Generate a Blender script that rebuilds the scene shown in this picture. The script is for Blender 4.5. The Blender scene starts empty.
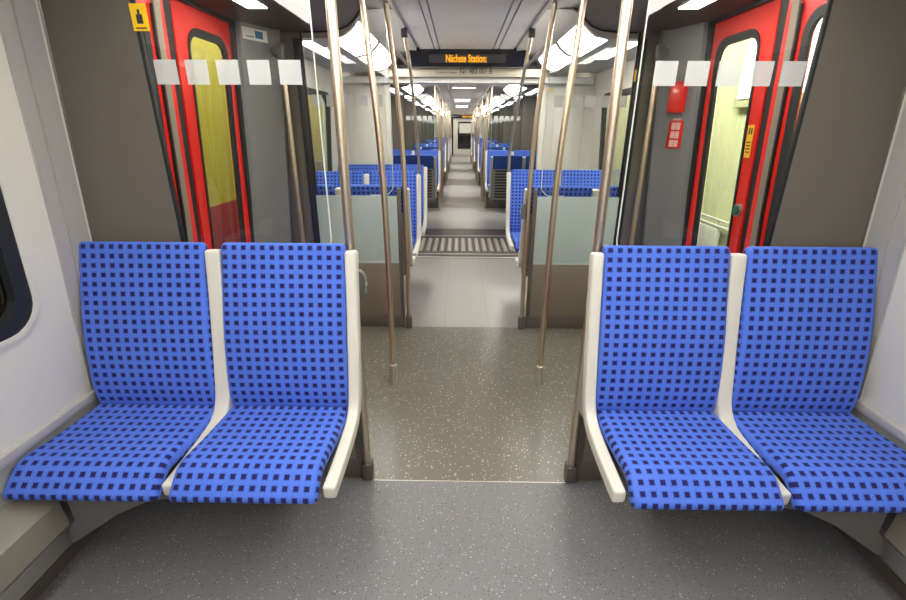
import bpy, bmesh, math, random
from mathutils import Vector, Matrix
random.seed(4)
S = bpy.context.scene
COL = S.collection

# ---------------------------------------------------------------- camera
F_PX, PITCH, YAW = 453.0, 0.3632, 0.0134
cd = bpy.data.cameras.new('camera'); cam = bpy.data.objects.new('camera', cd); COL.objects.link(cam)
cd.sensor_fit = 'HORIZONTAL'; cd.sensor_width = 36.0; cd.lens = 36.0 * F_PX / 906.0
cd.clip_start = 0.02; cd.clip_end = 200
cam.location = (-0.053, 0.0, 1.5)
cam.rotation_mode = 'XYZ'
cam.rotation_euler = (Matrix.Rotation(YAW, 3, 'Z') @ Matrix.Rotation(math.pi / 2 - PITCH, 3, 'X') @ Matrix.Rotation(math.radians(.25), 3, 'Z')).to_euler()
S.camera = cam

# ---------------------------------------------------------------- world, lights, exposure
w = bpy.data.worlds.new('depot_air'); S.world = w; w.use_nodes = True
w.node_tree.nodes['Background'].inputs[0].default_value = (0.62, 0.6, 0.56, 1)
w.node_tree.nodes['Background'].inputs[1].default_value = 0.25
LUM = 9.5          # strength of the carriage luminaires
def area(name, loc, sx, sy, power, rot=(0, 0, 0), col=(1, .97, .9)):
    l = bpy.data.lights.new(name, 'AREA'); l.shape = 'RECTANGLE'; l.size = sx; l.size_y = sy
    l.energy = power; l.color = col
    o = bpy.data.objects.new(name, l); COL.objects.link(o); o.location = loc; o.rotation_euler = rot
    return o
area('added_outside_fill', (-2.0, 4, 3.4), .6, 14, 380, (0, math.radians(25), 0))  # added area light, brightens the parked train outside the left windows
area('added_outside_fill', (2.2, 4, 3.4), .6, 14, 450, (0, math.radians(-25), 0))  # same added light for the plaster wall on the right
S.view_settings.view_transform = 'Standard'; S.view_settings.look = 'None'
S.view_settings.exposure = 1.2; S.view_settings.gamma = 1.0; S.view_settings.use_curve_mapping = False
S.cycles.max_bounces = 8; S.cycles.diffuse_bounces = 4; S.cycles.glossy_bounces = 3
S.cycles.transparent_max_bounces = 32; S.cycles.transmission_bounces = 4
S.cycles.caustics_reflective = False; S.cycles.caustics_refractive = False
S.cycles.sample_clamp_indirect = 4.0

# ---------------------------------------------------------------- materials
def srgb(r, g, b):
    f = lambda c: (c / 255 / 12.92) if c / 255 <= .04045 else ((c / 255 + .055) / 1.055) ** 2.4
    return (f(r), f(g), f(b), 1)
def mat(name, col, rough=.5, metal=0., spec=.5, noise=.04, nscale=30, bump=0., emit=None, coat=0.):
    m = bpy.data.materials.new(name); m.use_nodes = True; nt = m.node_tree
    b = nt.nodes['Principled BSDF']
    if len(col) == 3: col = (*col, 1)
    b.inputs['Roughness'].default_value = rough; b.inputs['Metallic'].default_value = metal
    b.inputs['Specular IOR Level'].default_value = spec; b.inputs['Coat Weight'].default_value = coat
    tc = nt.nodes.new('ShaderNodeTexCoord'); n = nt.nodes.new('ShaderNodeTexNoise')
    n.inputs['Scale'].default_value = nscale; n.inputs['Detail'].default_value = 3
    nt.links.new(tc.outputs['Object'], n.inputs['Vector'])
    mx = nt.nodes.new('ShaderNodeMix'); mx.data_type = 'RGBA'
    mx.inputs[6].default_value = tuple(c * (1 - noise) for c in col[:3]) + (1,)
    mx.inputs[7].default_value = tuple(min(1, c * (1 + noise)) for c in col[:3]) + (1,)
    nt.links.new(n.outputs['Fac'], mx.inputs[0]); nt.links.new(mx.outputs[2], b.inputs['Base Color'])
    if bump:
        bp = nt.nodes.new('ShaderNodeBump'); bp.inputs['Strength'].default_value = bump; bp.inputs['Distance'].default_value = .001
        n2 = nt.nodes.new('ShaderNodeTexNoise'); n2.inputs['Scale'].default_value = 700
        nt.links.new(tc.outputs['Object'], n2.inputs['Vector'])
        nt.links.new(n2.outputs['Fac'], bp.inputs['Height']); nt.links.new(bp.outputs[0], b.inputs['Normal'])
    if emit:
        b.inputs['Emission Color'].default_value = (*emit[0], 1); b.inputs['Emission Strength'].default_value = emit[1]
    return m

def floor_mat(name, base, lightdot, darkdot, rough, dens=.5, sc=75):
    m = mat(name, base, rough, noise=.05, nscale=4); nt = m.node_tree; b = nt.nodes['Principled BSDF']
    src = b.inputs['Base Color'].links[0].from_socket
    geo = nt.nodes.new('ShaderNodeNewGeometry')
    cur = src
    for col, scale, th, pick in ((darkdot, sc * 1.25, .26, dens * .55), (lightdot, sc, .22, dens * .45), (lightdot, sc * .6, .17, dens * .4)):
        v = nt.nodes.new('ShaderNodeTexVoronoi'); v.inputs['Scale'].default_value = scale
        nt.links.new(geo.outputs['Position'], v.inputs['Vector'])
        lt = nt.nodes.new('ShaderNodeMath'); lt.operation = 'LESS_THAN'; lt.inputs[1].default_value = th
        nt.links.new(v.outputs['Distance'], lt.inputs[0])
        sp = nt.nodes.new('ShaderNodeSeparateColor'); nt.links.new(v.outputs['Color'], sp.inputs[0])
        l2 = nt.nodes.new('ShaderNodeMath'); l2.operation = 'LESS_THAN'; l2.inputs[1].default_value = pick
        nt.links.new(sp.outputs[0], l2.inputs[0])
        mu = nt.nodes.new('ShaderNodeMath'); mu.operation = 'MULTIPLY'
        nt.links.new(lt.outputs[0], mu.inputs[0]); nt.links.new(l2.outputs[0], mu.inputs[1])
        mx = nt.nodes.new('ShaderNodeMix'); mx.data_type = 'RGBA'
        nt.links.new(mu.outputs[0], mx.inputs[0]); nt.links.new(cur, mx.inputs[6]); mx.inputs[7].default_value = (*col[:3], 1)
        cur = mx.outputs[2]
    nt.links.new(cur, b.inputs['Base Color'])
    return m

def fabric_mat():
    m = bpy.data.materials.new('blue_check_moquette'); m.use_nodes = True; nt = m.node_tree; b = nt.nodes['Principled BSDF']
    L = nt.links.new
    def M(op, a, bb=None, c=None):
        n = nt.nodes.new('ShaderNodeMath'); n.operation = op
        for i, x in enumerate((a, bb, c)):
            if x is None: continue
            if isinstance(x, (int, float)): n.inputs[i].default_value = x
            else: L(x, n.inputs[i])
        return n.outputs[0]
    uv = nt.nodes.new('ShaderNodeUVMap'); uv.uv_map = 'UVMap'
    sp = nt.nodes.new('ShaderNodeSeparateXYZ'); L(uv.outputs[0], sp.inputs[0])
    P = .0343
    def cell(o, off=0.0): return M('ABSOLUTE', M('SUBTRACT', M('FRACT', M('ADD', M('DIVIDE', o, P), off)), .5))
    cu, cv = cell(sp.outputs[0]), cell(sp.outputs[1], .35)
    big = M('MULTIPLY', M('LESS_THAN', cu, .23), M('LESS_THAN', cv, .23))
    # weave inside the squares: a 3 x 3 of tiny purplish threads
    def fine(o, off): return M('LESS_THAN', M('FRACT', M('ADD', M('DIVIDE', o, P / 6), off)), .42)
    thr = M('MULTIPLY', fine(sp.outputs[0], 0), fine(sp.outputs[1], .1))
    nz = nt.nodes.new('ShaderNodeTexNoise'); nz.inputs['Scale'].default_value = 160; L(uv.outputs[0], nz.inputs['Vector'])
    nz2 = nt.nodes.new('ShaderNodeTexNoise'); nz2.inputs['Scale'].default_value = 9; L(uv.outputs[0], nz2.inputs['Vector'])
    def mix(f, a, c):
        n = nt.nodes.new('ShaderNodeMix'); n.data_type = 'RGBA'
        if isinstance(f, (int, float)): n.inputs[0].default_value = f
        else: L(f, n.inputs[0])
        for i, x in ((6, a), (7, c)):
            if isinstance(x, tuple): n.inputs[i].default_value = x
            else: L(x, n.inputs[i])
        return n.outputs[2]
    base = mix(nz.outputs['Fac'], (.010, .055, .37, 1), (.052, .135, .57, 1))
    band = M('MAXIMUM', M('GREATER_THAN', cv, .33), M('GREATER_THAN', cu, .33))
    base = mix(M('MULTIPLY', band, .45), base, (.10, .19, .62, 1))
    base = mix(M('MULTIPLY', nz2.outputs['Fac'], .5), base, (.10, .175, .62, 1))
    sq = mix(M('MULTIPLY', thr, .7), (.010, .008, .06, 1), (.050, .015, .07, 1))
    L(mix(M('MULTIPLY', big, .96), base, sq), b.inputs['Base Color'])
    b.inputs['Roughness'].default_value = .9; b.inputs['Specular IOR Level'].default_value = .15
    b.inputs['Sheen Weight'].default_value = .15; b.inputs['Sheen Roughness'].default_value = .45
    b.inputs['Sheen Tint'].default_value = (.45, .6, 1, 1)
    bp = nt.nodes.new('ShaderNodeBump'); bp.inputs['Strength'].default_value = .35; bp.inputs['Distance'].default_value = .0012
    L(nz.outputs['Fac'], bp.inputs['Height']); L(bp.outputs[0], b.inputs['Normal'])
    return m

def glass_mat(name, tint=(.93, .96, .95), refl=1.0, dark=0.0, ior=1.45, rough=0.02):
    m = bpy.data.materials.new(name); m.use_nodes = True; nt = m.node_tree; nt.nodes.remove(nt.nodes['Principled BSDF'])
    out = nt.nodes['Material Output']
    t = nt.nodes.new('ShaderNodeBsdfTransparent'); t.inputs[0].default_value = (*tint, 1)
    g = nt.nodes.new('ShaderNodeBsdfGlossy'); g.inputs['Roughness'].default_value = rough
    fr = nt.nodes.new('ShaderNodeFresnel')
    ge = nt.nodes.new('ShaderNodeNewGeometry'); mr = nt.nodes.new('ShaderNodeMapRange')      # thin sheet: both faces reflect alike
    mr.inputs['To Min'].default_value = ior; mr.inputs['To Max'].default_value = 1 / ior
    nt.links.new(ge.outputs['Backfacing'], mr.inputs['Value']); nt.links.new(mr.outputs[0], fr.inputs[0])
    mu = nt.nodes.new('ShaderNodeMath'); mu.operation = 'MULTIPLY'; mu.inputs[1].default_value = refl; mu.use_clamp = True
    nt.links.new(fr.outputs[0], mu.inputs[0])
    mx = nt.nodes.new('ShaderNodeMixShader')
    nt.links.new(mu.outputs[0], mx.inputs[0]); nt.links.new(t.outputs[0], mx.inputs[1]); nt.links.new(g.outputs[0], mx.inputs[2])
    nt.links.new(mx.outputs[0], out.inputs[0])
    return m
def film_mat(name, col, alpha):
    m = mat(name, col, .5); b = m.node_tree.nodes['Principled BSDF']; b.inputs['Alpha'].default_value = alpha
    return m
def emit_mat(name, col, s):
    m = mat(name, (.8, .8, .8) if name != 'amber_led' else (.01, .01, .01), .5, emit=(col, s)); return m

M = {}
M['fabric'] = fabric_mat()
M['cream'] = mat('warm_white_plastic', srgb(196, 194, 183), .38)
M['wall_white'] = mat('wall_laminate_white', srgb(203, 200, 190), .45, noise=.02)
M['wall_grey'] = mat('wall_laminate_grey', srgb(150, 150, 146), .45)
M['strip_grey'] = mat('window_post_grey', srgb(164, 162, 157), .4)
M['dark_wall'] = mat('vestibule_grey', srgb(98, 92, 83), .42, noise=.05, nscale=5)
M['pillar'] = mat('pillar_grey', srgb(128, 128, 128), .4)
M['brown'] = mat('taupe_panel', srgb(112, 104, 93), .5, noise=.03)
M['frost'] = mat('frosted_grey_green', srgb(168, 184, 184), .35, noise=.02)
M['post'] = mat('anthracite_post', srgb(84, 78, 72), .45)
M['black'] = mat('black_rubber', (.012, .012, .013), .5)
M['blackgloss'] = mat('black_gloss', (.010, .010, .012), .18)
M['steel'] = mat('brushed_stainless', (.64, .55, .43), .34, metal=1., noise=.10, nscale=60)
M['alu'] = mat('satin_aluminium', (.62, .59, .53), .38, metal=.85)
M['profile'] = mat('door_edge_profile', srgb(150, 140, 122), .5, metal=.3)
M['lintel'] = mat('portal_lintel_white', srgb(244, 244, 240), .3)
M['red'] = mat('signal_red_paint', srgb(232, 38, 24), .32, coat=.3)
M['ceil'] = mat('ceiling_centre_panel', srgb(228, 224, 216), .33, noise=.015)
M['ceil_side'] = mat('ceiling_side_panel', srgb(172, 168, 160), .42, noise=.02)
M['ceil_dark'] = mat('vestibule_ceiling_taupe', srgb(98, 90, 80), .45, noise=.03)
M['lamp'] = emit_mat('luminaire_diffuser', (1, .95, .87), LUM)
M['lamp_strip'] = emit_mat('strip_diffuser', (1, .955, .88), LUM)
M['glass'] = glass_mat('clear_safety_glass', (.965, .978, .970), .85)
M['winglass'] = glass_mat('window_glass', (.80, .84, .80), 1.0)
M['darkwin'] = glass_mat('tinted_window_glass', (.18, .19, .20), 1.2)
M['edge'] = mat('polished_glass_edge', srgb(205, 215, 205), .2)
M['film'] = film_mat('etched_film', srgb(196, 200, 198), .60)
M['handle'] = mat('grey_button_box', srgb(98, 100, 98), .45)
M['shell'] = mat('seat_shell_grey', srgb(140, 138, 132), .5)
M['shell_dark'] = mat('seat_shell_gap', srgb(46, 44, 42), .6)
M['bracket'] = mat('bracket_anthracite', srgb(104, 102, 98), .5)
M['heater'] = mat('heater_duct_grey', srgb(122, 118, 108), .4)
M['floor_bay'] = floor_mat('speckled_light_vinyl', srgb(116, 116, 118)[:3], srgb(175, 175, 172), srgb(58, 58, 60), .38, .55, 95)
M['floor_vest'] = floor_mat('speckled_taupe_vinyl', srgb(107, 104, 95)[:3], srgb(200, 195, 178), srgb(88, 84, 76), .3, .85, 75)
M['floor_far'] = floor_mat('pale_aisle_vinyl', srgb(150, 148, 144)[:3], srgb(165, 163, 160), srgb(135, 133, 130), .35, .3)
M['gang_dark'] = mat('gangway_rubber', srgb(58, 53, 47), .45)
M['gang_slat'] = mat('gangway_slats', srgb(200, 192, 178), .35, metal=.4)
M['led'] = emit_mat('amber_led', (1.0, .40, .004), .62)
M['ink'] = mat('grey_ink', srgb(48, 48, 48), .6)
M['white_ink'] = mat('white_ink', srgb(235, 235, 230), .5)
M['yellow'] = mat('yellow_sticker', srgb(242, 196, 30), .45)
M['blue_ink'] = mat('blue_ink', srgb(40, 110, 150), .5)
M['train_yellow'] = mat('ochre_train_paint', srgb(172, 154, 52), .4)
M['train_red'] = mat('maroon_train_paint', srgb(150, 44, 48), .4)
M['plaster'] = mat('yellowed_plaster', srgb(196, 194, 150), .8, noise=.06, nscale=3)
M['daylight'] = emit_mat('bright_depot_window', (1, 1, .98), 1.0)
M['green'] = mat('green_button', srgb(20, 92, 76), .35)
M['concrete'] = mat('depot_floor', srgb(110, 108, 100), .8)

# ---------------------------------------------------------------- mesh helpers
def new(): return bmesh.new()
def box(bm, x0, x1, y0, y1, z0, z1, bev=0., seg=2):
    if x0 > x1: x0, x1 = x1, x0
    b = bmesh.new()
    r = bmesh.ops.create_cube(b, size=1)
    for v in b.verts: v.co = Vector(((x0 + x1) / 2 + v.co.x * (x1 - x0), (y0 + y1) / 2 + v.co.y * (y1 - y0), (z0 + z1) / 2 + v.co.z * (z1 - z0)))
    if bev: bmesh.ops.bevel(b, geom=list(b.edges), offset=bev, segments=seg, affect='EDGES', profile=.5)
    merge(bm, b)
def merge(bm, b):
    mp = {v: bm.verts.new(v.co) for v in b.verts}
    for f in b.faces:
        try: bm.faces.new([mp[v] for v in f.verts])
        except ValueError: pass
    b.free()
def prism(bm, poly, a0, a1, axis='y'):
    """poly: list of 2D points; axis y -> (x,z), axis x -> (y,z), axis z -> (x,y)"""
    def P(p, a):
        return {'y': (p[0], a, p[1]), 'x': (a, p[0], p[1]), 'z': (p[0], p[1], a)}[axis]
    A = [bm.verts.new(P(p, a0)) for p in poly]; B = [bm.verts.new(P(p, a1)) for p in poly]
    n = len(poly)
    for i in range(n): bm.faces.new((A[i], A[(i + 1) % n], B[(i + 1) % n], B[i]))
    bm.faces.new(A[::-1]); bm.faces.new(B)
def tube(bm, path, r, n=16, caps=True):
    path = [Vector(p) for p in path]; rings = []
    rr = r if isinstance(r, (list, tuple)) else [r] * len(path)
    t0 = (path[1] - path[0]).normalized()
    up = Vector((0, 1, 0)) if abs(t0.y) < .9 else Vector((1, 0, 0))
    a = t0.cross(up).normalized()
    for i, p in enumerate(path):
        t = (path[min(i + 1, len(path) - 1)] - path[max(i - 1, 0)]).normalized()
        a = (a - t * a.dot(t)).normalized(); b = t.cross(a)
        rings.append([bm.verts.new(p + (a * math.cos(2 * math.pi * k / n) + b * math.sin(2 * math.pi * k / n)) * rr[i]) for k in range(n)])
    for i in range(len(rings) - 1):
        for k in range(n): bm.faces.new((rings[i][k], rings[i][(k + 1) % n], rings[i + 1][(k + 1) % n], rings[i + 1][k]))
    if caps: bm.faces.new(rings[0][::-1]); bm.faces.new(rings[-1])
def smooth_path(pts, n=8):
    """Catmull-Rom through the points"""
    P = [Vector(p) for p in pts]; P = [P[0] * 2 - P[1]] + P + [P[-1] * 2 - P[-2]]; out = []
    for i in range(1, len(P) - 2):
        for k in range(n):
            t = k / n
            out.append(.5 * ((2 * P[i]) + (P[i + 1] - P[i - 1]) * t + (2 * P[i - 1] - 5 * P[i] + 4 * P[i + 1] - P[i + 2]) * t * t + (3 * P[i] - P[i - 1] - 3 * P[i + 1] + P[i + 2]) * t ** 3))
    out.append(P[-2]); return out
def finish(name, bm, m, parent=None, smooth=True, angle=35):
    bmesh.ops.recalc_face_normals(bm, faces=list(bm.faces))
    me = bpy.data.meshes.new(name); bm.to_mesh(me); bm.free()
    for x in (m if isinstance(m, (list, tuple)) else [m]): me.materials.append(x)
    if smooth:
        me.polygons.foreach_set('use_smooth', [True] * len(me.polygons))
        try: me.set_sharp_from_angle(angle=math.radians(angle))
        except Exception: pass
    o = bpy.data.objects.new(name, me); COL.objects.link(o)
    if parent is not None: o.parent = parent
    return o
def struct(name, bm, m, parent=None, smooth=True):
    o = finish(name, bm, m, parent, smooth); o['kind'] = 'structure'; return o
def thing(name, label, cat, loc=(0, 0, 0), group=None, rotz=0):
    o = bpy.data.objects.new(name, None); COL.objects.link(o); o.empty_display_size = .1
    o.location = loc; o.rotation_euler = (0, 0, rotz); o['label'] = label; o['category'] = cat; o['kind'] = 'thing'
    if group: o['group'] = group
    return o
def tag(o, label, cat, group=None):
    o['label'] = label; o['category'] = cat; o['kind'] = 'thing'
    if group: o['group'] = group
    return o
def dup(root, loc, label=None, rotz=None, group=None):
    r = root.copy(); COL.objects.link(r); r.location = loc
    if rotz is not None: r.rotation_euler = (0, 0, rotz)
    if label: r['label'] = label
    if group: r['group'] = group
    for c in list(root.children):
        k = c.copy(); COL.objects.link(k); k.parent = r
        for g in list(c.children):
            d = g.copy(); COL.objects.link(d); d.parent = k
    return r
def rrect(y0, y1, z0, z1, r, n=6):
    """rounded rectangle as point list, 4*(n+1) points, counter-clockwise from lower right"""
    rs = r if isinstance(r, (list, tuple)) else [r] * 4
    pts = []
    for (cy, cz, a0, q) in ((y1, z0, -90, rs[0]), (y1, z1, 0, rs[1]), (y0, z1, 90, rs[2]), (y0, z0, 180, rs[3])):
        sy = -1 if cy == y1 else 1; sz = 1 if cz == z0 else -1
        for k in range(n + 1):
            a = math.radians(a0 + 90 * k / n)
            pts.append((cy + sy * q + q * math.cos(a), cz + sz * q + q * math.sin(a)))
    return pts
WP = [(0, 1.487), (.5, 1.487), (1.1, 1.440), (1.5, 1.418), (1.87, 1.398), (2.12, 1.378), (2.4, 1.35)]
def wx(z):
    if z <= 0: return WP[0][1]
    for (a, xa), (b, xb) in zip(WP, WP[1:]):
        if z <= b: return xa + (xb - xa) * (z - a) / (b - a)
    return WP[-1][1]
def ring(bm, outer, inner, s, o0, o1, origin=(0, 0, 0)):
    """flat ring between two loops lying on the side wall; offsets o0 (towards wall) to o1 (into the room)"""
    def V(p, o): return bm.verts.new((s * (wx(p[1]) - o) - origin[0], p[0] - origin[1], p[1] - origin[2]))
    n = len(outer)
    A = [V(p, o1) for p in outer]; B = [V(p, o1) for p in inner]; C = [V(p, o0) for p in outer]; D = [V(p, o0) for p in inner]
    for i in range(n):
        j = (i + 1) % n
        bm.faces.new((A[i], A[j], B[j], B[i])); bm.faces.new((C[i], D[i], D[j], C[j]))
        bm.faces.new((A[i], C[i], C[j], A[j])); bm.faces.new((B[i], B[j], D[j], D[i]))
def plate(bm, pts, s, o0, o1, origin=(0, 0, 0)):
    """thin plate lying on the side wall; filled as horizontal slices are not needed: fan around the centre"""
    def V(p, o): return bm.verts.new((s * (wx(p[1]) - o) - origin[0], p[0] - origin[1], p[1] - origin[2]))
    A = [V(p, o1) for p in pts]; B = [V(p, o0) for p in pts]; n = len(pts)
    c = (sum(p[0] for p in pts) / n, sum(p[1] for p in pts) / n); ca, cb = V(c, o1), V(c, o0)
    for i in range(n):
        j = (i + 1) % n
        bm.faces.new((A[i], A[j], ca)); bm.faces.new((B[j], B[i], cb)); bm.faces.new((A[i], B[i], B[j], A[j]))
def wstrip(bm, y0, y1, z0, z1, s, o0, o1, origin=(0, 0, 0)):
    """vertical strip that follows the wall's curve"""
    zs = [z0] + [z for z, _ in WP if z0 < z < z1] + [z1]
    prev = None
    for z in zs:
        x = wx(z); q = [bm.verts.new((s * (x - o) - origin[0], y - origin[1], z - origin[2])) for (y, o) in ((y0, o0), (y1, o0), (y1, o1), (y0, o1))]
        if prev:
            for i in range(4): bm.faces.new((prev[i], prev[(i + 1) % 4], q[(i + 1) % 4], q[i]))
        else: bm.faces.new(q)
        prev = q
    bm.faces.new(prev[::-1])
def slab(bm, path, x0, x1, t, r=None, n_c=5, er=None, uvl=None, vs=1., face=1):
    """cushion: rounded-rectangle section (x by normal) lofted along a (y,z) path, rounded ends; x0/x1/t may be functions of 0..1"""
    fx0 = x0 if callable(x0) else (lambda q: x0); fx1 = x1 if callable(x1) else (lambda q: x1); ft = t if callable(t) else (lambda q: t)
    P = [Vector(p) for p in path]; d = [0]
    for a, b in zip(P, P[1:]): d.append(d[-1] + (b - a).length)
    L = d[-1]
    def at(s):
        s = min(max(s, 0), L)
        for i in range(len(P) - 1):
            if s <= d[i + 1] + 1e-9:
                f = (s - d[i]) / max(d[i + 1] - d[i], 1e-9); return P[i].lerp(P[i + 1], f)
        return P[-1]
    def tang(s): return (at(s + .006) - at(s - .006)).normalized()
    e = er if er is not None else ft(0) * .8
    st = []
    K = 5
    for k in range(K + 1):
        a = math.pi / 2 * k / K; st.append((e * (1 - math.cos(a)), e * (1 - math.sin(a))))
    st = [(e * (1 - math.sin(math.pi / 2 * (1 - k / K)) ) if False else e * (1 - math.cos(math.pi / 2 * k / K)), e * (1 - math.sin(math.pi / 2 * k / K))) for k in range(K + 1)]
    mids = [e + (L - 2 * e) * k / 26 for k in range(1, 26)]
    stations = st + [(m_, 0.) for m_ in mids] + [(L - a, b) for a, b in reversed(st)]
    rings, uvs = [], []
    acc, cum, last = 0., [], None
    for s, ins in stations:                      # length along the visible face, so the cloth pattern stays even round bends
        c, tg = at(s), tang(s); pt = c + Vector((-tg.y, tg.x)) * (face * ft(s / L) / 2)
        if last is not None: acc += (pt - last).length
        last = pt; cum.append(acc)
    for si, (s, ins) in enumerate(stations):
        q = s / L; sv = cum[si]; hw = (fx1(q) - fx0(q)) / 2; xc = (fx1(q) + fx0(q)) / 2; ht = ft(q) / 2
        ih = min(ins, ht * .93); hw2, ht2 = hw - ins * .9, ht - ih
        rr = min(r if r else ht, ht2 * .98, hw2)
        c, tg = at(s), tang(s); nrm = Vector((-tg.y, tg.x))   # rotate
        sec = []
        for (sx, sy, a0) in ((1, 1, 0), (-1, 1, 90), (-1, -1, 180), (1, -1, 270)):
            for k in range(n_c + 1):
                a = math.radians(a0 + 90 * k / n_c)
                sec.append((sx * (hw2 - rr) + rr * math.cos(a), sy * (ht2 - rr) + rr * math.sin(a)))
        ring_, uv_ = [], []
        for (a, b) in sec:
            ring_.append(bm.verts.new((xc + a, c.x + nrm.x * b, c.y + nrm.y * b)))
            ext = max(0, ht2 - rr - b * face) if abs(a) >= hw2 - rr - 1e-6 else 0
            side = math.copysign(1, a)
            if b < -(ht2 - rr) + 1e-6 and abs(a) < hw2: u = xc + a + 0
            else: u = xc + a + side * ext
            uv_.append((u, sv * vs))
        rings.append(ring_); uvs.append(uv_)
    n = len(rings[0]); fs = []
    for i in range(len(rings) - 1):
        for k in range(n):
            j = (k + 1) % n
            f = bm.faces.new((rings[i][k], rings[i][j], rings[i + 1][j], rings[i + 1][k]))
            if uvl:
                for lp, (a, b) in zip(f.loops, ((i, k), (i, j), (i + 1, j), (i + 1, k))): lp[uvl].uv = uvs[a][b]
    for rg, uv_ in ((rings[0], uvs[0]), (rings[-1], uvs[-1])):
        f = bm.faces.new(rg)
        if uvl:
            for lp, q in zip(f.loops, uv_): lp[uvl].uv = q
def text(name, body, size, loc, m, parent, rot=(math.pi / 2, 0, 0), sx=1., bold=0., align='CENTER', ext=.0008):
    c = bpy.data.curves.new(name, 'FONT'); c.body = body; c.size = size; c.extrude = ext; c.offset = bold
    c.align_x = align; c.align_y = 'CENTER'; c.materials.append(m)
    o = bpy.data.objects.new(name, c); COL.objects.link(o); o.location = loc; o.rotation_euler = rot; o.scale = (sx, 1, 1)
    dg = bpy.context.evaluated_depsgraph_get(); me = bpy.data.meshes.new_from_object(o.evaluated_get(dg))
    k = bpy.data.objects.new(name, me); k.location = loc; k.rotation_euler = rot; k.scale = (sx, 1, 1); COL.objects.link(k)
    bpy.data.objects.remove(o); k.name = name
    if parent is not None: k.parent = parent
    return k

# ---------------------------------------------------------------- layout along the train (metres ahead of the camera)
PW = 1.665                                   # partition planes
C1 = (-2.6, 5.45)                            # first carriage
V1 = (PW, 3.335)                             # its vestibule
C2 = (7.15, 25.6)
VEST2 = [(9.15, 10.75), (13.0, 14.6), (16.85, 18.45), (20.7, 22.3)]
DOORH = .63

# ================================================================ STRUCTURE
# floors
def floor(name, x, y0, y1, m, z=0.):
    b = new(); box(b, -x, x, y0, y1, z - .06, z); return struct(name, b, m, smooth=False)
floor('floor', 1.52, C1[0], 1.63, M['floor_bay'])
floor('floor', 1.52, 1.63, 3.335, M['floor_vest'])
floor('floor', 1.52, 3.335, 5.40, M['floor_far'])
b = new()
for x in (-.17, .19): box(b, x, x + .003, 3.34, 5.39, 0, .0006)
struct('trim_1', b, M['heater'], smooth=False)
b = new(); box(b, -.43, .47, 1.629, 1.633, 0, .001); struct('trim_2', b, M['alu'], smooth=False)
y = 7.2
for a, c in VEST2 + [(C2[1], C2[1])]:
    floor('floor', 1.52, y, a, M['floor_far'])
    if c > a: floor('floor', 1.52, a, c, M['floor_vest'])
    y = c

# side walls with door and window openings
def wall(name, s, y0, y1, openings, dark, m_hi=None):
    """openings: (ya, yb, za, zb); dark: list of (ya, yb) dark grey vestibule lengths"""
    ys = sorted(set([y0, y1] + [v for o in openings for v in o[:2]] + [v for d in dark for v in d]))
    zs = sorted(set([0, .5, .52, 1.1, 1.5, 1.87, 2.12] + [v for o in openings for v in o[2:]]))
    bm = new()
    for ya, yb in zip(ys, ys[1:]):
        for za, zb in zip(zs, zs[1:]):
            ym, zm = (ya + yb) / 2, (za + zb) / 2
            if any(o[0] < ym < o[1] and o[2] < zm < o[3] for o in openings): continue
            mi = 1 if any(d[0] < ym < d[1] for d in dark) else (2 if zm < .5 else 0)
            pts = []
            for off in (0, -.07):
                for (yy, zz) in ((ya, za), (yb, za), (yb, zb), (ya, zb)):
                    pts.append(bm.verts.new((s * (wx(zz) - off), yy, zz)))
            for q in ((0, 1, 2, 3), (7, 6, 5, 4), (0, 4, 5, 1), (1, 5, 6, 2), (2, 6, 7, 3), (3, 7, 4, 0)):
                f = bm.faces.new([pts[i] for i in q]); f.material_index = mi
    return struct(name, bm, [M['wall_white'], M['dark_wall'], M['wall_grey']], smooth=False)
WZ = (.91, 1.80)
dc1 = 2.405
openings1 = [(-1.6, 1.335, *WZ), (dc1 - DOORH, dc1 + DOORH, 0, 2.07), (3.75, 5.05, *WZ)]
for s, nm in ((-1, 'wall_left'), (1, 'wall_right')):
    wall(nm, s, C1[0], C1[1], openings1, [(1.66, 3.335)])
op2 = [(7.35, 8.95, *WZ)]
for i, (a, c) in enumerate(VEST2):
    op2.append(((a + c) / 2 - DOORH, (a + c) / 2 + DOORH, 0, 2.07))
    nx = VEST2[i + 1][0] if i < 3 else C2[1]
    op2.append((c + .2, nx - .2, *WZ))
for s, nm in ((-1, 'wall_left'), (1, 'wall_right')):
    wall(nm, s, C2[0], C2[1], op2, VEST2)
# back end of the first carriage, behind the camera
b = new(); box(b, -1.55, 1.55, C1[0] - .08, C1[0], -.06, 2.4); struct('wall_back', b, M['wall_white'], smooth=False)

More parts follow.
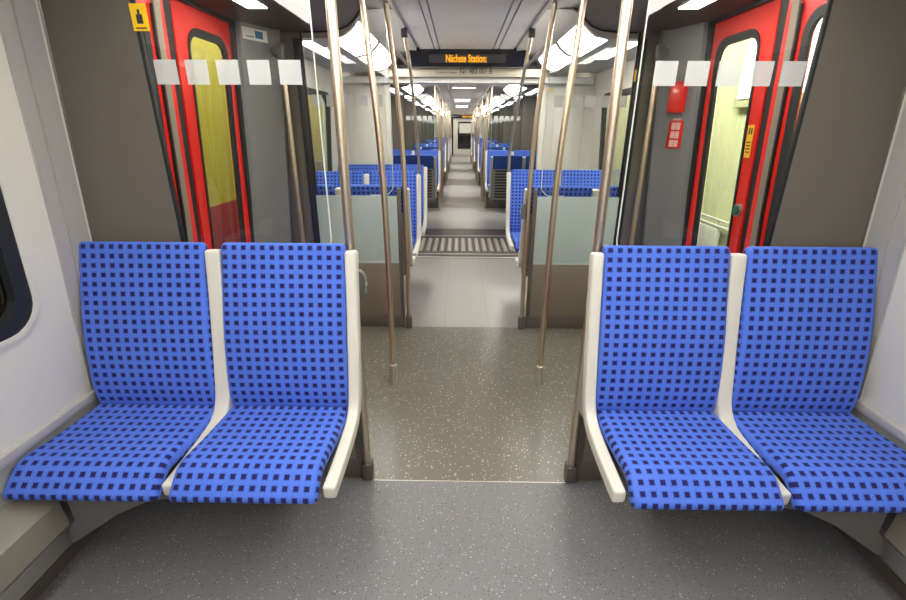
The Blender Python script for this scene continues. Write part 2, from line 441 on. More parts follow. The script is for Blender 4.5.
# ceiling sections: (profile half) bay / vestibule
prof_in = [(0, 2.22), (.257, 2.22), (.257, 2.25), (.267, 2.25), (.267, 2.22), (.306, 2.22), (.306, 2.25), (.316, 2.25), (.316, 2.22), (.462, 2.22), (.468, 2.235), (.485, 2.235), (.492, 2.205)]
prof_cove = [(.492, 2.205), (.56, 2.212), (.66, 2.214), (.704, 2.20), (.745, 2.150), (.79, 2.115), (.854, 2.092), (.95, 2.082), (1.10, 2.080), (1.40, 2.078)]
prof_low = [(.492, 2.205), (.56, 2.212), (.66, 2.205), (.704, 2.180), (.728, 2.150), (.75, 2.120), (.785, 2.088), (.83, 2.062), (.912, 2.045), (1.40, 2.045)]
def ceil(y0, y1, side_m, name='ceiling', yside=None):
    prof = prof_in
    full = [(-x, z) for x, z in reversed(prof[1:])] + prof
    bm = new(); prism(bm, full + [(.492, 2.4), (-.492, 2.4)], y0, y1); struct(name, bm, M['ceil'])
    for s in (-1, 1):
        bm = new(); pts = [(s * x, z) for x, z in (prof_cove if side_m == M['ceil_dark'] else prof_low)] + [(s * 1.40, 2.4), (s * .492, 2.4)]
        prism(bm, pts, y0, yside or y1); struct(name, bm, side_m)
ceil(C1[0], 1.66, M['ceil_side']); ceil(1.66, 3.362, M['ceil_dark']); ceil(3.362, 5.10, M['ceil_side'], yside=5.34)
y = C2[0]
for a, c in VEST2 + [(C2[1], C2[1])]:
    ceil(y, a, M['ceil_side'])
    if c > a: ceil(a, c, M['ceil_dark'])
    y = c
b = new()
for s in (-1, 1):
    pts = [(s * (x + dx), z + dz) for x, z, dx, dz in [(.66, 2.214, 0, -.004), (.704, 2.20, -.003, -.004), (.745, 2.150, -.004, -.004), (.79, 2.115, -.003, -.005), (.854, 2.092, 0, -.006), (.95, 2.082, 0, -.006), (1.08, 2.080, 0, -.006)]]
    up = [(x, z + .010) for x, z in reversed(pts)]
    prism(b, pts + up, 3.345, 3.366)
struct('trim_3', b, M['black'])

# end wall of the first carriage with the wide opening to the gangway
PO, PT = .835, 1.945
for s in (-1, 1):
    b = new(); box(b, s * PO, s * 1.47, 5.43, 5.53, 0, 2.09)
    struct('wall_end', b, M['wall_white'], smooth=False)
    b = new(); box(b, s * (PO - .012), s * (PO + .05), 5.405, 5.432, 0, PT + .02, .006); struct('trim_4', b, M['cream'])
    b = new(); box(b, s * .872, s * .886, 5.420, 5.4315, .2, 1.80, .004); struct('trim_11', b, M['black'])
    b = new(); box(b, s * .98, s * 1.30, 5.415, 5.431, .75, 1.92, .004); struct('door_5', b, M['wall_white'])
b = new(); box(b, -1.36, 1.36, 5.33, 5.53, PT, 2.01, .008); struct('trim_5', b, M['lintel'])
b = new(); box(b, -1.37, 1.37, 5.10, 5.53, 2.215, 2.4); struct('ceiling', b, M['ceil_side'], smooth=False)
# gangway shell: ribbed bellows
b = new(); nf = 18
for s in (-1, 1):
    pts = []
    for k in range(nf * 2 + 1):
        pts.append((s * (1.20 + (.04 if k % 2 else 0)), 5.53 + (7.10 - 5.53) * k / (nf * 2)))
    pts += [(s * 1.34, 7.10), (s * 1.34, 5.53)]
    prism(b, pts, 0, 2.14, 'z')
struct('wall_bellows', b, M['gang_dark'], smooth=False)
b = new(); box(b, -1.34, 1.34, 5.53, 7.15, 2.14, 2.24); struct('ceiling', b, M['ceil_side'], smooth=False)
for s in (-1, 1):
    b = new(); box(b, s * 1.13, s * 1.45, 7.10, 7.20, 0, 2.10); struct('wall_end', b, M['wall_white'], smooth=False)
# gangway floor
gw = thing('gangway_bridge', 'dark ribbed metal bridge plate across the aisle between the two carriages', 'floor plate', (0, 6.3, 0))
b = new(); box(b, -1.18, 1.18, 5.40 - 6.3, 7.20 - 6.3, -.06, .002); finish('base_plate', b, M['gang_dark'], gw, False)
b = new()
for k in range(-12, 13):
    x = k * .093
    pr = [(x - .028, .003), (x + .028, .003), (x + .016, .020), (x - .016, .020)]
    prism(b, pr, 5.68 - 6.3, 6.40 - 6.3)
finish('slat_row', b, M['gang_slat'], gw, False)
b = new()
for (ya, yb, z) in ((5.40, 5.44, .007), (5.56, 5.59, .009), (6.60, 6.63, .009), (7.12, 7.15, .007)): box(b, -1.15, 1.15, ya - 6.3, yb - 6.3, .002, z)
finish('edge_strip', b, M['alu'], gw, False)
# far cab wall
b = new(); box(b, -1.5, -.62, 25.6, 25.7, -.06, 2.4); box(b, .86, 1.5, 25.6, 25.7, -.06, 2.4); box(b, -.62, .86, 25.6, 25.7, 1.98, 2.4)
struct('wall_cab', b, M['wall_white'], smooth=False)
b = new(); box(b, -.62, -.42, 25.62, 25.68, 0, 1.98); struct('door_6', b, M['blackgloss'])
b = new(); box(b, -.42, .86, 25.64, 25.70, .0, 1.98, .005); d = struct('door_7', b, M['cream'])
b = new(); box(b, -.18, .80, 25.615, 25.638, .45, 1.80, .01); box(b, -.18, .8, 25.61, 25.612, 1.15, 1.2); finish('window_frame', b, M['blackgloss'], d)
b = new(); box(b, -.10, .74, 25.605, 25.613, 1.24, 1.72); finish('window_pane', b, M['cream'], d, False)
b = new(); box(b, -.6, .86, 25.52, 25.6, 0, .10); struct('trim_6', b, M['alu'])

# baseboards / heater ducts, ledge trims, window posts (first bay)
for s, nm in ((-1, 'left'), (1, 'right')):
    b = new()
    pr = [(1.483, .37), (1.405, .36), (1.375, .335), (1.365, .24), (1.385, .215), (1.483, .205)]
    prism(b, [(s * x, z) for x, z in pr], C1[0], 1.148); struct('baseboard_' + nm, b, M['heater'])
    b = new()
    prism(b, [(s * 1.4865, .0), (s * 1.474, .0), (s * 1.482, .045), (s * 1.4865, .045)], C1[0], 1.64); struct('baseboard_' + nm, b, M['post'])
    b = new()
    prism(b, [(s * 1.486, .50), (s * 1.470, .50), (s * 1.463, .515), (s * 1.466, .535), (s * 1.486, .54)], C1[0], 1.60); struct('trim_7', b, M['strip_grey'])
    b = new(); wstrip(b, 1.500, 1.505, .54, 2.08, s, 0, .006); wstrip(b, 1.508, 1.555, .54, 2.08, s, 0, .004); struct('trim_8', b, M['strip_grey'])
    b = new(); wstrip(b, 1.560, 1.640, .54, 2.08, s, 0, .009); struct('trim_9', b, M['strip_grey'])

# windows: seal, pane and thin white surround
wn = 0
def window(s, ya, yb, glass='darkwin', near=False):
    global wn; wn += 1
    b = new(); ring(b, rrect(ya - .03, yb + .03, WZ[0] - .03, WZ[1] + .03, .10), rrect(ya + .025, yb - .025, WZ[0] + .025, WZ[1] - .025, .075), s, -.03, .006)
    o = struct('window_%d' % wn, b, M['black'])
    b = new(); plate(b, rrect(ya + .02, yb - .02, WZ[0] + .02, WZ[1] - .02, .075), s, -.026, -.020); finish('window_pane', b, M[glass], o)
    if near:
        b = new(); ring(b, rrect(ya - .045, yb + .045, WZ[0] - .045, WZ[1] + .045, .115), rrect(ya - .028, yb + .028, WZ[0] - .028, WZ[1] + .028, .10), s, 0, .010); finish('window_frame', b, M['wall_white'], o)
for s in (-1, 1):
    window(s, -1.6, 1.335, 'darkwin', True)
    window(s, 3.75, 5.05, 'winglass', True)
for s in (-1, 1):
    for o_ in op2:
        if o_[2] > 0: window(s, o_[0], o_[1])

# ---------------------------------------------------------------- train doors
def door(name, s, c, detailed):
    oy = c; L = []
    # rubber frame around the doorway
    b = new(); H = DOORH
    wstrip(b, oy - H, oy - H + .03, 0, 2.074, s, -.06, .004); wstrip(b, oy + H - .03, oy + H, 0, 2.074, s, -.06, .006)
    x = wx(2.06); box(b, s * (x - .006), s * (x + .06), oy - H, oy + H, 2.060, 2.075)
    root = struct(name, b, M['black'])
    for sg, (r0, sl0, w1, end) in ((1, (.031, .155, .510, .604)), (-1, (.031, .200, .500, .604))):
        a0 = oy + sg * r0; a1 = oy + sg * end; ya, yb = min(a0, a1), max(a0, a1)
        wa, wb = sorted((oy + sg * sl0, oy + sg * w1))
        outer = rrect(ya, yb, .01, 2.066, .004); inner = rrect(wa - .012, wb + .05 if sg > 0 else wb + .012, .40, 1.955, .09)
        if sg < 0: inner = rrect(wa - .05, wb + .03, .40, 1.955, .09)
        b = new(); ring(b, outer, inner, s, -.055, -.02); leaf = finish('door_leaf', b, M['red'], root)
        b = new(); ring(b, rrect(wa - .06 if sg < 0 else wa - .016, wb + .045 if sg > 0 else wb + .040, .385, 1.972, .10), rrect(wa, wb, .44, 1.932, .07), s, -.03, -.014)
        finish('window_seal', b, M['black'], leaf)
        b = new(); plate(b, rrect(wa - .005, wb + .005, .43, 1.94, .07), s, -.040, -.034); finish('window_pane', b, M['winglass'], leaf)
        if sg < 0:
            b = new(); wstrip(b, oy - .122, oy - .078, .03, 2.06, s, -.018, -.004); finish('edge_profile', b, M['profile'], leaf)
            b = new(); wstrip(b, oy - .135, oy - .123, .03, 2.0, s, -.018, -.004); finish('edge_seal', b, M['black'], leaf)
        elif detailed:
            if s > 0:
                b = new(); tube(b, [(s * (wx(1.09) + .02), oy + .075, 1.09), (s * (wx(1.09) - .0), oy + .075, 1.09)], .034, 24); finish('open_button', b, M['alu'], leaf)
                b = new(); tube(b, [(s * (wx(1.09) + .0), oy + .075, 1.09), (s * (wx(1.09) - .008), oy + .075, 1.09)], .024, 24); finish('button_face', b, M['green'], leaf)
                b = new(); plate(b, rrect(oy + .072, oy + .122, 1.36, 1.52, .004, 2), s, -.02, -.0175); finish('sticker', b, M['yellow'], leaf)
                b = new()
                for (ya_, za_, zb_) in ((.082, 1.475, 1.505), (.100, 1.475, 1.505)): plate(b, [(oy + ya_, za_), (oy + ya_ + .010, za_), (oy + ya_ + .010, zb_), (oy + ya_, zb_)], s, -.0175, -.0165)
                for k in range(4): plate(b, [(oy + .080, 1.385 + k * .016), (oy + .114, 1.385 + k * .016), (oy + .114, 1.391 + k * .016), (oy + .080, 1.391 + k * .016)], s, -.0175, -.0165)
                finish('sticker_print', b, M['ink'], leaf)
    # rubber joint between the two leaves
    b = new(); wstrip(b, oy - .029, oy + .029, .01, 2.06, s, -.05, -.022); finish('centre_seal', b, M['black'], root)
    return root
dn = 0
for s in (-1, 1):
    dn += 1; door('door_%d' % dn, s, dc1, True)
for (a, c) in VEST2[:3]:
    for s in (-1, 1):
        dn += 1; door('door_%d' % (dn + 10), s, (a + c) / 2, False)

# pillars between door and rear partition of the vestibule
for s in (-1, 1):
    b = new(); 
    zs = [0] + [z for z, _ in WP if 0 < z < 2.08] + [2.078]
    prev = None
    for z in zs:
        x = wx(z)
        q = [b.verts.new((s * xx, yy, z)) for xx, yy in ((x, dc1 + DOORH), (x - .03, dc1 + DOORH + .004), (x - .13, 3.25), (x - .165, 3.285), (x - .165, 3.32), (x, 3.32))]
        if prev:
            for i in range(6): b.faces.new((prev[i], prev[(i + 1) % 6], q[(i + 1) % 6], q[i]))
        else: b.faces.new(q)
        prev = q
    b.faces.new(prev[::-1]); struct('trim_10', b, M['pillar'])

# ================================================================ SEATS
back_path = smooth_path([(-.135, .488, 0), (-.142, .58, 0), (-.118, .76, 0), (-.078, .92, 0), (-.040, 1.05, 0), (-.026, 1.106, 0)], 6)
back_path = [(p.x, p.y) for p in back_path]
seat_path = smooth_path([(-.125, .472, 0), (-.20, .466, 0), (-.34, .463, 0), (-.440, .466, 0), (-.468, .461, 0), (-.492, .442, 0), (-.518, .418, 0), (-.539, .396, 0)], 6)
seat_path = [(p.x, p.y) for p in seat_path]
rail_path = smooth_path([(-.035, 1.082, 0), (-.058, .95, 0), (-.098, .76, 0), (-.135, .60, 0), (-.160, .505, 0), (-.215, .455, 0), (-.33, .430, 0), (-.46, .416, 0), (-.512, .412, 0)], 6)
rail_path = [(p.x, p.y) for p in rail_path]
OX = .95
def make_bench(s, label):
    """two-seat bench on side s facing -Y; origin on the floor below the rear of its backrests"""
    root = thing('double_seat', label, 'seat', (s * OX, 0, 0))
    def X(x): return s * (x - OX)
    def cushion(name, path, xa, xb, t, r, vs=1., face=1):
        bm = new(); uvl = bm.loops.layers.uv.new('UVMap')
        if s > 0: fa, fb = (lambda q: X(xa(q))), (lambda q: X(xb(q)))
        else: fa, fb = (lambda q: X(xb(q))), (lambda q: X(xa(q)))
        slab(bm, path, fa, fb, t, r, uvl=uvl, er=.018, vs=vs, face=face)
        return finish(name, bm, M['fabric'], root, angle=60)
    k = lambda v: (lambda q: v)
    cushion('backrest', back_path, k(.466), lambda q: .926 - .008 * min(1, q * 1.3), .046, .020)
    cushion('backrest', back_path, lambda q: .966 + .011 * min(1, q * 1.3), lambda q: 1.445 - .008 * max(0, q - .55), .046, .020)
    cushion('seat_cushion', seat_path, lambda q: .468 + .022 * min(1, q * 1.2), lambda q: .928 + .030 * min(1, q * 1.2), .052, .022, 1., -1)
    cushion('seat_cushion', seat_path, lambda q: .964 + .030 * min(1, q * 1.2), lambda q: 1.45 + .034 * min(1, q * 1.2), .052, .022, 1., -1)
    for xa, xb, sh in ((.424, .466, .014), (.919, .973, .022)):
        bm = new(); a, c = sorted((X(xa), X(xb)))
        g = lambda q, e: e + s * sh * min(1, max(0, (q - .55) / .45))
        slab(bm, rail_path, (lambda q: g(q, a)), (lambda q: g(q, c) - (0 if xb < .9 else s * 0)), lambda q: .050, .009, er=.010)
        finish('side_frame', bm, M['cream'], root, angle=50)
    # grey shells behind and below
    bm = new()
    pts = [(-.10, .42), (-.115, .60), (-.088, .78), (-.060, .89), (.0, .895), (.0, .42)]
    a, c = sorted((X(.445), X(1.395)))
    prism(bm, pts, a, c, 'x')
    finish('back_shell', bm, M['shell'], root)
    bm = new()
    for i in range(10):
        z = .46 + i * .044
        box(bm, X(.50), X(.90), -.001, .010, z, z + .022); box(bm, X(.98), X(1.36), -.001, .010, z, z + .022)
    finish('back_grille', bm, M['shell_dark'], root, False)
    bm = new()
    prism(bm, [(X(.50), .388), (X(.50), .402), (X(1.44), .402), (X(1.44), .380), (X(1.352), .378), (X(1.350), .25), (X(1.388), .205), (X(1.395), .145), (X(1.38), .146), (X(1.20), .275), (X(1.08), .335), (X(.85), .378)], -.478, -.06)
    finish('support_bracket', bm, M['bracket'], root, False)
    return root
proto = {s: make_bench(s, '') for s in (-1, 1)}
def place_bench(s, y, label, away=False, first=None, group=None):
    if first:
        o = proto[s]; o.location = (s * OX, y, 0)
    elif away:
        o = dup(proto[-s], (s * OX, y, 0), rotz=math.pi)
    else:
        o = dup(proto[s], (s * OX, y, 0))
    o['label'] = label
    if group: o['group'] = group
    return o
Y0 = 1.632
place_bench(-1, Y0, 'large blue checked double seat nearest on the left, beside the white window wall', first=True)
place_bench(1, Y0, 'large blue checked double seat nearest on the right, before the red emergency box side', first=True)
place_bench(-1, -.10, 'unseen blue double seat behind the camera on the left, added to shade the floor', away=True)  # this pair is added out of view to darken the near floor
place_bench(1, -.10, 'unseen blue double seat behind the camera on the right, added to shade the floor', away=True)
place_bench(-1, 3.375, 'blue double seat facing away, its top edge showing above the left frosted panel', away=True)
place_bench(1, 3.375, 'blue double seat facing away, its top edge showing above the right frosted panel', away=True)
place_bench(-1, 4.50, 'blue double seat facing us just behind the left frosted panel')
place_bench(1, 4.80, 'blue double seat facing us behind the right frosted panel, beside the ribbed bridge plate')
place_bench(-1, 5.385, 'blue double seat facing us, left of the bridge plate by the end wall')
for s, sd in ((-1, 'left'), (1, 'right')):
    place_bench(s, 7.36, 'double seat facing away with %s grey ribbed back, just beyond the bridge plate' % sd, away=True)
    place_bench(s, 9.10, 'blue double seat facing us on the %s of the aisle beyond the ribbed backs' % sd)
    e = VEST2[0][1]
    for i, (a, c) in enumerate(VEST2[:3]):
        nx = VEST2[i + 1][0]
        where = ('second', 'third', 'fourth')[i]
        g = 'distant blue seats on the %s of the far carriage' % sd
        for yy, aw in ((c + .05, True), (nx - .05, False)):
            place_bench(s, yy, 'small distant blue double seat in the %s side row of the far carriage' % sd, away=aw, group=g)

# ================================================================ PARTITIONS
def make_partition(s, label):
    root = thing('glass_partition', label, 'partition', (s * .9, 0, 0))
    def X(x): return s * (x - .9)
    b = new(); box(b, X(.50), X(1.46), -.014, .014, .10, .53, .003); finish('lower_panel', b, M['brown'], root)
    b = new(); box(b, X(.50), X(1.46), -.018, .018, 0, .10, .003); finish('kick_plate', b, M['post'], root)
    b = new(); box(b, X(.50), X(1.099), -.010, .010, .545, 1.035, .002); box(b, X(.50), X(1.099), -.012, .012, .528, .546); finish('frosted_panel', b, M['frost'], root)
    b = new(); box(b, X(.482), X(.51), -.016, .016, 0, 1.09, .004); finish('corner_post', b, M['post'], root)
    pts = rrect(.535, 1.10, 1.04, 2.078, [.002, .002, .002, .075], 8) if True else None
    bm = new(); prism(bm, [(X(x), z) for x, z in pts], -.004, .004); gp = finish('glass_pane', bm, M['glass'], root, False)
    # bright polished edge on the aisle side
    bm = new(); n = 9
    edge = [(.535, 2.07)] + [(.535 + .075 - .075 * math.cos(math.radians(90 * k / 8)), 1.04 + .075 - .075 * math.sin(math.radians(90 * k / 8))) for k in range(9)] + [(.70, 1.04)]
    tube(bm, [(X(x - .001), 0, z) for x, z in edge], .0028, 6); finish('glass_edge', bm, M['edge'], gp)
    bm = new()
    for k in range(5):
        x = .580 + k * .1032
        box(bm, X(x), X(x + .074), -.0052, -.0044, 1.632, 1.706)
    finish('etched_square', bm, M['film'], gp, False)
    bm = new(); prism(bm, [(X(1.10), 0.55), (X(1.455), .55), (X(wx(1.1) - .01), 1.1), (X(wx(1.5) - .01), 1.5), (X(wx(1.87) - .01), 1.87), (X(wx(2.07) - .01), 2.075), (X(1.10), 2.075)], -.006, .006)
    finish('side_panel', bm, M['dark_wall'], root, False)
    bm = new(); box(bm, X(1.088), X(1.101), -.007, .007, 1.04, 2.076, .002); finish('edge_seal', bm, M['black'], root)
    return root
pp = {-1: make_partition(-1, ''), 1: make_partition(1, '')}
sides = ((-1, 'left'), (1, 'right'))
for s, sd in sides:
    pp[s].location.y = PW
    pp[s]['label'] = 'tall glass partition with etched squares directly behind the nearest %s seats' % sd
    dup(pp[s], (s * .9, 3.345, 0), label='glass partition with grey frosted lower panel at the far %s corner of the vestibule' % sd)
    fp = [o for o in COL.objects if o.name.startswith('glass_partition') and o.parent is None and abs(o.location.y - 3.345) < 1e-4 and o.location.x * s > 0][0]
    b = new(); box(b, s * (1.100 - .9), s * (1.145 - .9), -.020, -.0062, .55, 2.04, .003); finish('seal_post', b, M['black'], fp)
    for (a, c) in VEST2[:3]:
        for y in (a, c):
            dup(pp[s], (s * .9, y + (.012 if y == c else -.012) * 0, 0), label='distant glass partition with white squares on the %s of the far carriage' % sd, group='distant partitions on the %s' % sd)

# ================================================================ GRAB POLES
def pole(name, pts, r, label, cap=.09, group=None, smooth=True):
    pts = [Vector(p) for p in pts]; base = pts[0].copy()
    root = thing(name, label, 'grab pole', base, group)
    path = smooth_path([p - base for p in pts], 8) if len(pts) > 2 and smooth else [p - base for p in pts]
    b = new(); tube(b, path, r, 20); finish('pole_tube', b, M['steel'], root)
    if cap:
        b = new(); tube(b, [(0, 0, 0), (0, 0, cap), (0, 0, cap + .003)], [r + .006, r + .006, r + .002], 20); finish('base_sleeve', b, M['alu'], root)
    return root
for s, sd in sides:
    q1 = pole('grab_pole', [(s * .460, 1.652, 0), (s * .462, 1.652, 1.2), (s * .462, 1.652, 2.232)], .0175, 'tall steel pole at the aisle corner of the nearest %s seats' % sd, cap=0)
    pole('grab_pole', [(s * .455, 2.475, 0), (s * .455, 2.475, .9), (s * .468, 2.475, 1.4), (s * .50, 2.475, 1.85), (s * .528, 2.475, 2.215)], .0165, 'free standing steel pole with foot sleeve in the %s half of the vestibule' % sd, cap=.13)
    q3 = pole('grab_pole', [(s * .446, 3.322, 0), (s * .446, 3.322, .9), (s * .456, 3.322, 1.4), (s * .485, 3.28, 1.85), (s * .514, 3.21, 2.214)], .0165, 'steel pole at the aisle corner of the far %s partition' % sd, cap=.0)
    for q, (xa, xb, ya, yb_, h) in ((q1, (.438, .481, 1.625, 1.680, .085)), (q3, (.424, .473, 3.300, 3.349, .10))):
        b = new(); box(b, s * xa - q.location.x, s * xb - q.location.x, ya - q.location.y, yb_ - q.location.y, 0, h, .004); finish('pole_foot', b, M['post'], q)
    yb = 4.50 if s < 0 else 4.80
    pole('grab_pole', [(s * .440, yb - .045, 1.09), (s * .443, yb - .11, 1.35), (s * .466, 4.18, 1.9), (s * .487, 3.98, 2.17)], .014, 'slim bent steel pole rising from the %s seat corner behind the frosted panel' % sd, cap=0)
    b = new(); box(b, s * .468, s * .512, 3.95, 4.02, 2.15, 2.215, .005); tag(finish('ceiling_bracket', b, M['black']), 'black clamp at the top of the slim %s pole' % sd, 'bracket')
    # overhead rail
    b = new(); tube(b, smooth_path([(s * .505, 3.30, 2.0), (s * .50, 3.40, 1.998), (s * .485, 3.8, 1.975), (s * .472, 4.085, 1.970)], 6), .012, 14)
    o = tag(finish('overhead_rail', b, M['steel']), 'short overhead steel rail joining two poles on the %s of the aisle' % sd, 'grab rail')
    # door pillar pole
    b = new(); root = thing('grab_pole', 'slim vertical handrail on the grey pillar behind the %s door' % sd, 'grab pole', (s * 1.195, 3.23, .95))
    b = new(); tube(b, [(0, 0, -.55), (0, 0, .98)], .0165, 16); finish('pole_tube', b, M['steel'], root)
    for z in (-.57, .95):
        b = new(); box(b, -.022, .022, -.022, .022, z, z + .09, .005); box(b, 0, s * .05, -.012, .05, z + .03, z + .07); finish('pole_mount', b, M['handle'], root)
# button boxes on the poles
def button_box(loc, label):
    root = thing('button_box', label, 'door button', loc); root.scale = (.7, .62, .62)
    b = new(); prism(b, [(-.014, -.085), (.012, -.085), (.030, -.06), (.034, .03), (.024, .07), (.004, .09), (-.014, .09)], -.024, .024)
    bmesh.ops.bevel(b, geom=list(b.edges), offset=.002, segments=2, affect='EDGES'); finish('housing', b, M['handle'], root)
    b = new(); tube(b, [(.030, 0, 0), (.037, 0, 0)], .012, 16); finish('button', b, M['alu'], root)
    return root
button_box((-.434, 1.652, .935), 'grey push button box on the pole at the nearest left seats')
r_ = button_box((.414, 3.322, .93), 'grey push button box on the pole beside the right frosted panel'); r_.rotation_euler = (0, 0, math.pi)
# poles of the far carriage
pb = pole('grab_pole', [(.45, 0, 0), (.455, 0, 1.2), (.50, 0, 1.8), (.525, 0, 2.215)], .0165, '', cap=0)
far_y = []
for a, c in VEST2: far_y += [a - .03, (a + c) / 2, c + .03]
first = True
for s, sd in sides:
    for y in far_y:
        if first: o = pb; first = False
        else: o = pb.copy(); COL.objects.link(o); k = pb.children[0].copy(); COL.objects.link(k); k.parent = o
        o.location = (s * .45, y, 0); o.rotation_euler = (0, 0, 0 if s > 0 else math.pi)
        o['label'] = 'distant steel pole in the row along the %s of the far carriage aisle' % sd
        o['group'] = 'poles on the %s of the far aisle' % sd

# ================================================================ LUMINAIRES
def diffuser(s, y0, y1, label, group=None):
    b = new()
    top = [(.728, 2.150), (.75, 2.120), (.785, 2.088), (.83, 2.062), (.912, 2.045)]
    lo = [(x - .0014, z - .0020) for x, z in top]
    prism(b, [(s * x, z) for x, z in lo] + [(s * x, z + .006) for x, z in reversed(top)], y0, y1)
    return tag(finish('ceiling_light', b, M['lamp'], angle=70), label, 'ceiling light', group)
def strip(s, y0, y1, label, group=None, z=2.08):
    b = new(); box(b, s * 1.065, s * 1.165, y0, y1, z - .003, z + .006)
    return tag(finish('strip_light', b, M['lamp_strip'], smooth=False), label, 'ceiling light', group)
for s, sd in sides:
    diffuser(s, -2.5, -.62, 'curved light panel on the %s ceiling far behind the camera' % sd)
    diffuser(s, -.55, 1.5, 'curved light panel on the %s ceiling above the nearest bay' % sd)
    diffuser(s, 3.42, 4.15, 'first glowing curved ceiling panel on the %s beyond the vestibule' % sd)
    diffuser(s, 4.27, 5.12, 'second glowing curved ceiling panel on the %s, before the display' % sd)
    strip(s, 1.80, 2.73, 'white light strip in the dark ceiling above the %s door' % sd)
    strip(s, 3.48, 4.28, 'narrow white light strip near the %s window beyond the vestibule' % sd, z=2.045)
    for i, (y0, y1) in enumerate(((7.3, 8.1), (8.17, 9.0), (10.9, 11.8), (11.87, 12.8), (14.8, 15.7), (15.77, 16.7), (18.6, 19.6), (19.67, 20.6), (22.5, 23.6), (23.7, 25))):
        diffuser(s, y0, y1, 'distant glowing ceiling panel in the %s row of the far carriage' % sd, 'far ceiling panels on the %s' % sd)
    for y0 in (7.4, 11.3, 15.2, 19.0, 22.8):
        strip(s, y0, y0 + 1.2, 'distant narrow light strip by the %s windows of the far carriage' % sd, 'far window lights on the %s' % sd, 2.045)
    for y0 in (9.5, 13.4, 17.2):
        strip(s, y0, y0 + .9, 'distant small light strip above the %s doors of the far carriage' % sd, 'far door lights on the %s' % sd)
b = new(); box(b, -.24, .24, 1.90, 2.20, 2.216, 2.23); tag(finish('ceiling_light', b, M['lamp'], smooth=False), 'unseen light panel added in the ceiling centre to brighten the vestibule', 'ceiling light')  # added fill panel, out of view, lights the vestibule
b = new(); box(b, -.24, .24, -1.6, -1.2, 2.216, 2.23); tag(finish('ceiling_light', b, M['lamp'], smooth=False), 'unseen light panel added in the ceiling centre behind the camera as fill', 'ceiling light')  # added fill panel behind the camera, lights the nearest bay
for y in (9.6, 13.4, 14.2, 17.3, 18.1):
    b = new(); box(b, -.21, .21, y, y + .05, 2.216, 2.23)
    tag(finish('ceiling_light', b, M['lamp'], smooth=False), 'distant crosswise light bar in the far carriage ceiling centre', 'ceiling light', 'crosswise light bars in the far ceiling')

# ================================================================ PASSENGER DISPLAY
dp = thing('passenger_display', 'black ceiling display with amber letters above the gangway opening', 'display', (0, 5.12, 2.07))
b = new(); prism(b, [(-.055, .0), (-.115, .165), (.2, .165), (.2, .0)], -.60, .60, 'x'); finish('display_housing', b, M['blackgloss'], dp, False)
b = new(); prism(b, [(-.0685, .034), (-.0940, .104), (-.084, .104), (-.0585, .034)], -.37, .39, 'x'); finish('display_screen', b, mat('display_screen', (.035, .035, .036), .3), dp, False)
th = math.atan2(.060, .165)
text('display_lettering', 'Nächste Station:', .096, (-.0, -.0835, .069), M['led'], dp, rot=(math.pi / 2 + th, 0, 0), sx=.64, bold=.0022)
# number panel below
npn = thing('number_panel', 'cream strip with carriage number below the black display', 'sign', (0, 5.22, 1.995))
b = new(); box(b, -.84, .84, -.0, .11, .0, .074, .003); finish('panel_board', b, mat('number_panel_cream', srgb(176, 170, 152), .45), npn)
text('panel_lettering', 'Nr. 483 001 B', .058, (.105, -.0012, .047), M['ink'], npn, sx=1.0, bold=.0006)
text('panel_lettering', 'Sie fahren im Wagen', .028, (-.205, -.0012, .040), M['ink'], npn, sx=.9)
# far display
fd = thing('passenger_display', 'tiny black display with amber text above the far cab door', 'display', (.15, 25.4, 1.98))
b = new(); box(b, -.75, .75, 0, .19, 0, .16, .004); finish('display_housing', b, M['blackgloss'], fd)
text('display_lettering', 'Nächste Station:', .13, (.2, -.004, .07), M['led'], fd, sx=.7, bold=.004)

# ================================================================ STICKERS ON THE PILLARS
def wall_plate(name, s, ya, yb, za, zb, x, m, label, cat, parent=None, t=.003):
    b = new(); box(b, s * x, s * (x - t), ya, yb, za, zb, .0006, 1); o = finish(name, b, m, parent, False)
    if label: tag(o, label, cat)
    return o
# they stand on the slanted face of the pillar: small plates turned to it
def pillar_item(s, yc, zc, wd, ht, dep, name, label, cat, m):
    x = wx(zc); y0, y1 = dc1 + DOORH + .004, 3.25; f = (yc - y0) / (y1 - y0)
    px = x - .03 - .10 * f; ang = math.atan2(.10, y1 - y0)
    root = thing(name, label, cat, (s * px, yc, zc)); root.rotation_euler = (0, 0, s * ang)
    b = new(); box(b, 0, -s * dep, -wd / 2, wd / 2, -ht / 2, ht / 2, min(.004, dep / 3)); finish('plate', b, m, root)
    return root
eb = pillar_item(1, 3.145, 1.685, .11, .18, .035, 'emergency_box', 'red emergency box on the grey pillar right of the aisle', 'emergency box', M['red'])
st = pillar_item(1, 3.145, 1.488, .11, .215, .003, 'instruction_sticker', 'red and white pictogram sticker below the red emergency box', 'sticker', M['red'])
b = new()
for i in range(3):
    z = -.098 + i * .052
    for y0_ in (-.032, .003):
        box(b, -.003, -.0036, y0_, y0_ + .031, z, z + .042)
box(b, -.003, -.0036, -.032, .032, .066, .074); box(b, -.003, -.0036, -.032, .032, .082, .092)
finish('pictogram', b, mat('pictogram_pink', srgb(240, 190, 180), .5), st, False)
ye = pillar_item(-1, 3.135, 2.025, .19, .065, .003, 'route_sticker', 'small white information sticker with blue picture above the left handrail', 'sticker', M['white_ink'])
b = new(); box(b, .003, .0036, .0, .06, -.018, .022); box(b, .003, .0036, -.07, -.01, -.018, -.012); finish('sticker_print', b, M['blue_ink'], ye, False)
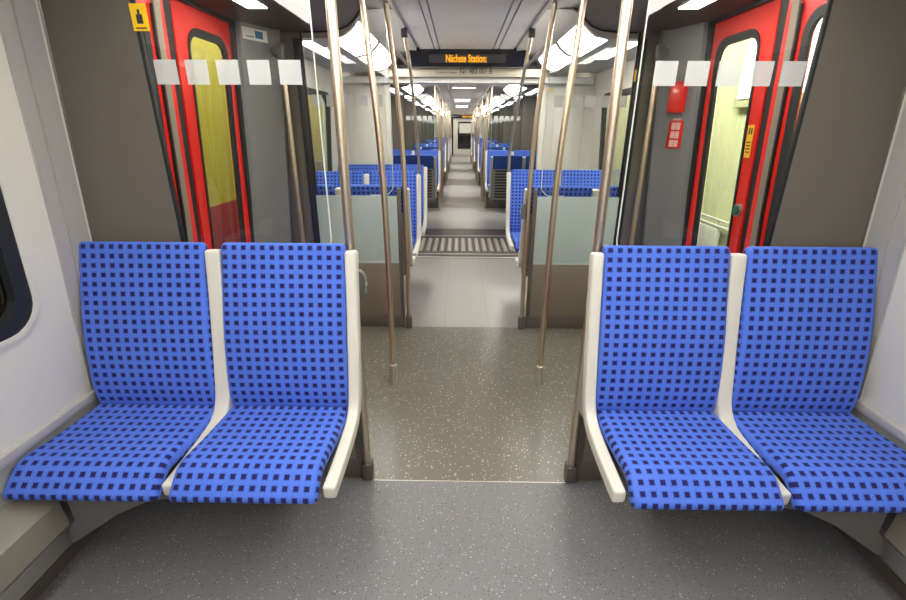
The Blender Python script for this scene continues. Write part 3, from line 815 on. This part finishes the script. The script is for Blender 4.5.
# yellow sticker on the near left dark wall, seen by the door head
b = new()
sx_, sz_ = -1.015, 1.86
yst = thing('prohibition_sticker', 'yellow square sticker with bottle symbol on the left glass beside the dark wall', 'sticker', (-1.078, PW - .009, 1.825))
b = new(); box(b, -.026, .026, -.003, -.001, -.038, .038); finish('plate', b, M['yellow'], yst, False)
b = new(); box(b, -.010, .010, -.0036, -.003, -.018, .008); box(b, -.004, .004, -.0036, -.003, .008, .022); box(b, -.018, .018, -.0036, -.003, -.032, -.028); finish('sticker_print', b, M['ink'], yst, False)
# small yellow marks by the gangway
for s, sd, z in ((1, 'right', 1.90),):
    b = new(); box(b, .875, .945, 5.424, 5.4295, z - .012, z + .004); tag(finish('yellow_label', b, M['yellow'], smooth=False), 'tiny yellow label on the white wall beside the gangway opening', 'label')
# red notices on the left white end wall
nt = thing('red_notice', 'small red notice high on the white end wall left of the gangway opening', 'notice', (-1.19, 5.428, 1.775))
b = new(); box(b, -.075, -.005, 0, -.002, .01, .042); box(b, .005, .075, 0, -.002, .01, .042); finish('notice_top', b, M['red'], nt, False)
b = new(); box(b, -.055, -.022, 0, -.002, -.04, .01); box(b, .022, .055, 0, -.002, -.04, .01); finish('notice_foot', b, M['red'], nt, False)
for s, sd in sides:
    b = new(); tube(b, [(s * 1.165, 5.43, 1.90), (s * 1.165, 5.418, 1.90)], .022, 14); tag(finish('panel_lock', b, M['handle']), 'round grey lock at the top of the %s end wall panel' % sd, 'lock')
b = new(); box(b, 1.088, 1.100, 3.3215, 3.3235, 1.79, 1.86); tag(finish('yellow_label', b, M['yellow'], smooth=False), 'small yellow label on the black glass seal beside the right handrail', 'label')

# ================================================================ OUTSIDE
ob = thing('parked_train', 'ochre yellow train with maroon lower band standing outside the left windows', 'train', (-2.5, 6, 0))
b = new(); box(b, -1.6, 0, -8, 9, .76, 2.6); finish('upper_body', b, M['train_yellow'], ob, False)
b = new(); box(b, -1.6, .004, -8, 9, -1.0, .76); finish('lower_body', b, M['train_red'], ob, False)
for yy in (-7.2, -5.4, -3.6, .4):
    b = new(); box(b, -.01, .012, yy, yy + 1.3, 1.15, 1.95, .01); finish('window', b, M['blackgloss'], ob)
b = new(); box(b, 3.5, 3.6, -6, 16, -1, 4.0); struct('wall_depot', b, M['plaster'], smooth=False)
b = new(); box(b, -4.2, 3.6, -6, 16, -1.05, -1.0); struct('ground', b, M['concrete'], smooth=False)

wd = struct('window_90', (lambda b: (box(b, 3.42, 3.5, 4.95, 6.35, 1.75, 3.35, .01), b)[1])(new()), M['plaster'])
b = new(); box(b, 3.405, 3.415, 5.05, 6.25, 1.85, 3.25); finish('window_pane', b, M['daylight'], wd, False)
b = new(); box(b, 3.39, 3.405, 5.62, 5.68, 1.85, 3.25); box(b, 3.39, 3.405, 5.05, 6.25, 2.5, 2.55); finish('window_bar', b, M['plaster'], wd, False)
rd = thing('radiator', 'pale radiator low on the yellowed wall outside the right door', 'radiator', (3.42, 6.55, -.38))
b = new(); box(b, -.03, .03, -.5, .5, .1, .62, .01); finish('panel', b, M['cream'], rd)
b = new()
for z in (.66, .74): tube(b, [(0, -.7, z), (0, .55, z)], .018, 10)
for y in (-.45, 0, .45): tube(b, [(0, y, .6), (0, y, .76)], .014, 8)
finish('pipe', b, M['cream'], rd)
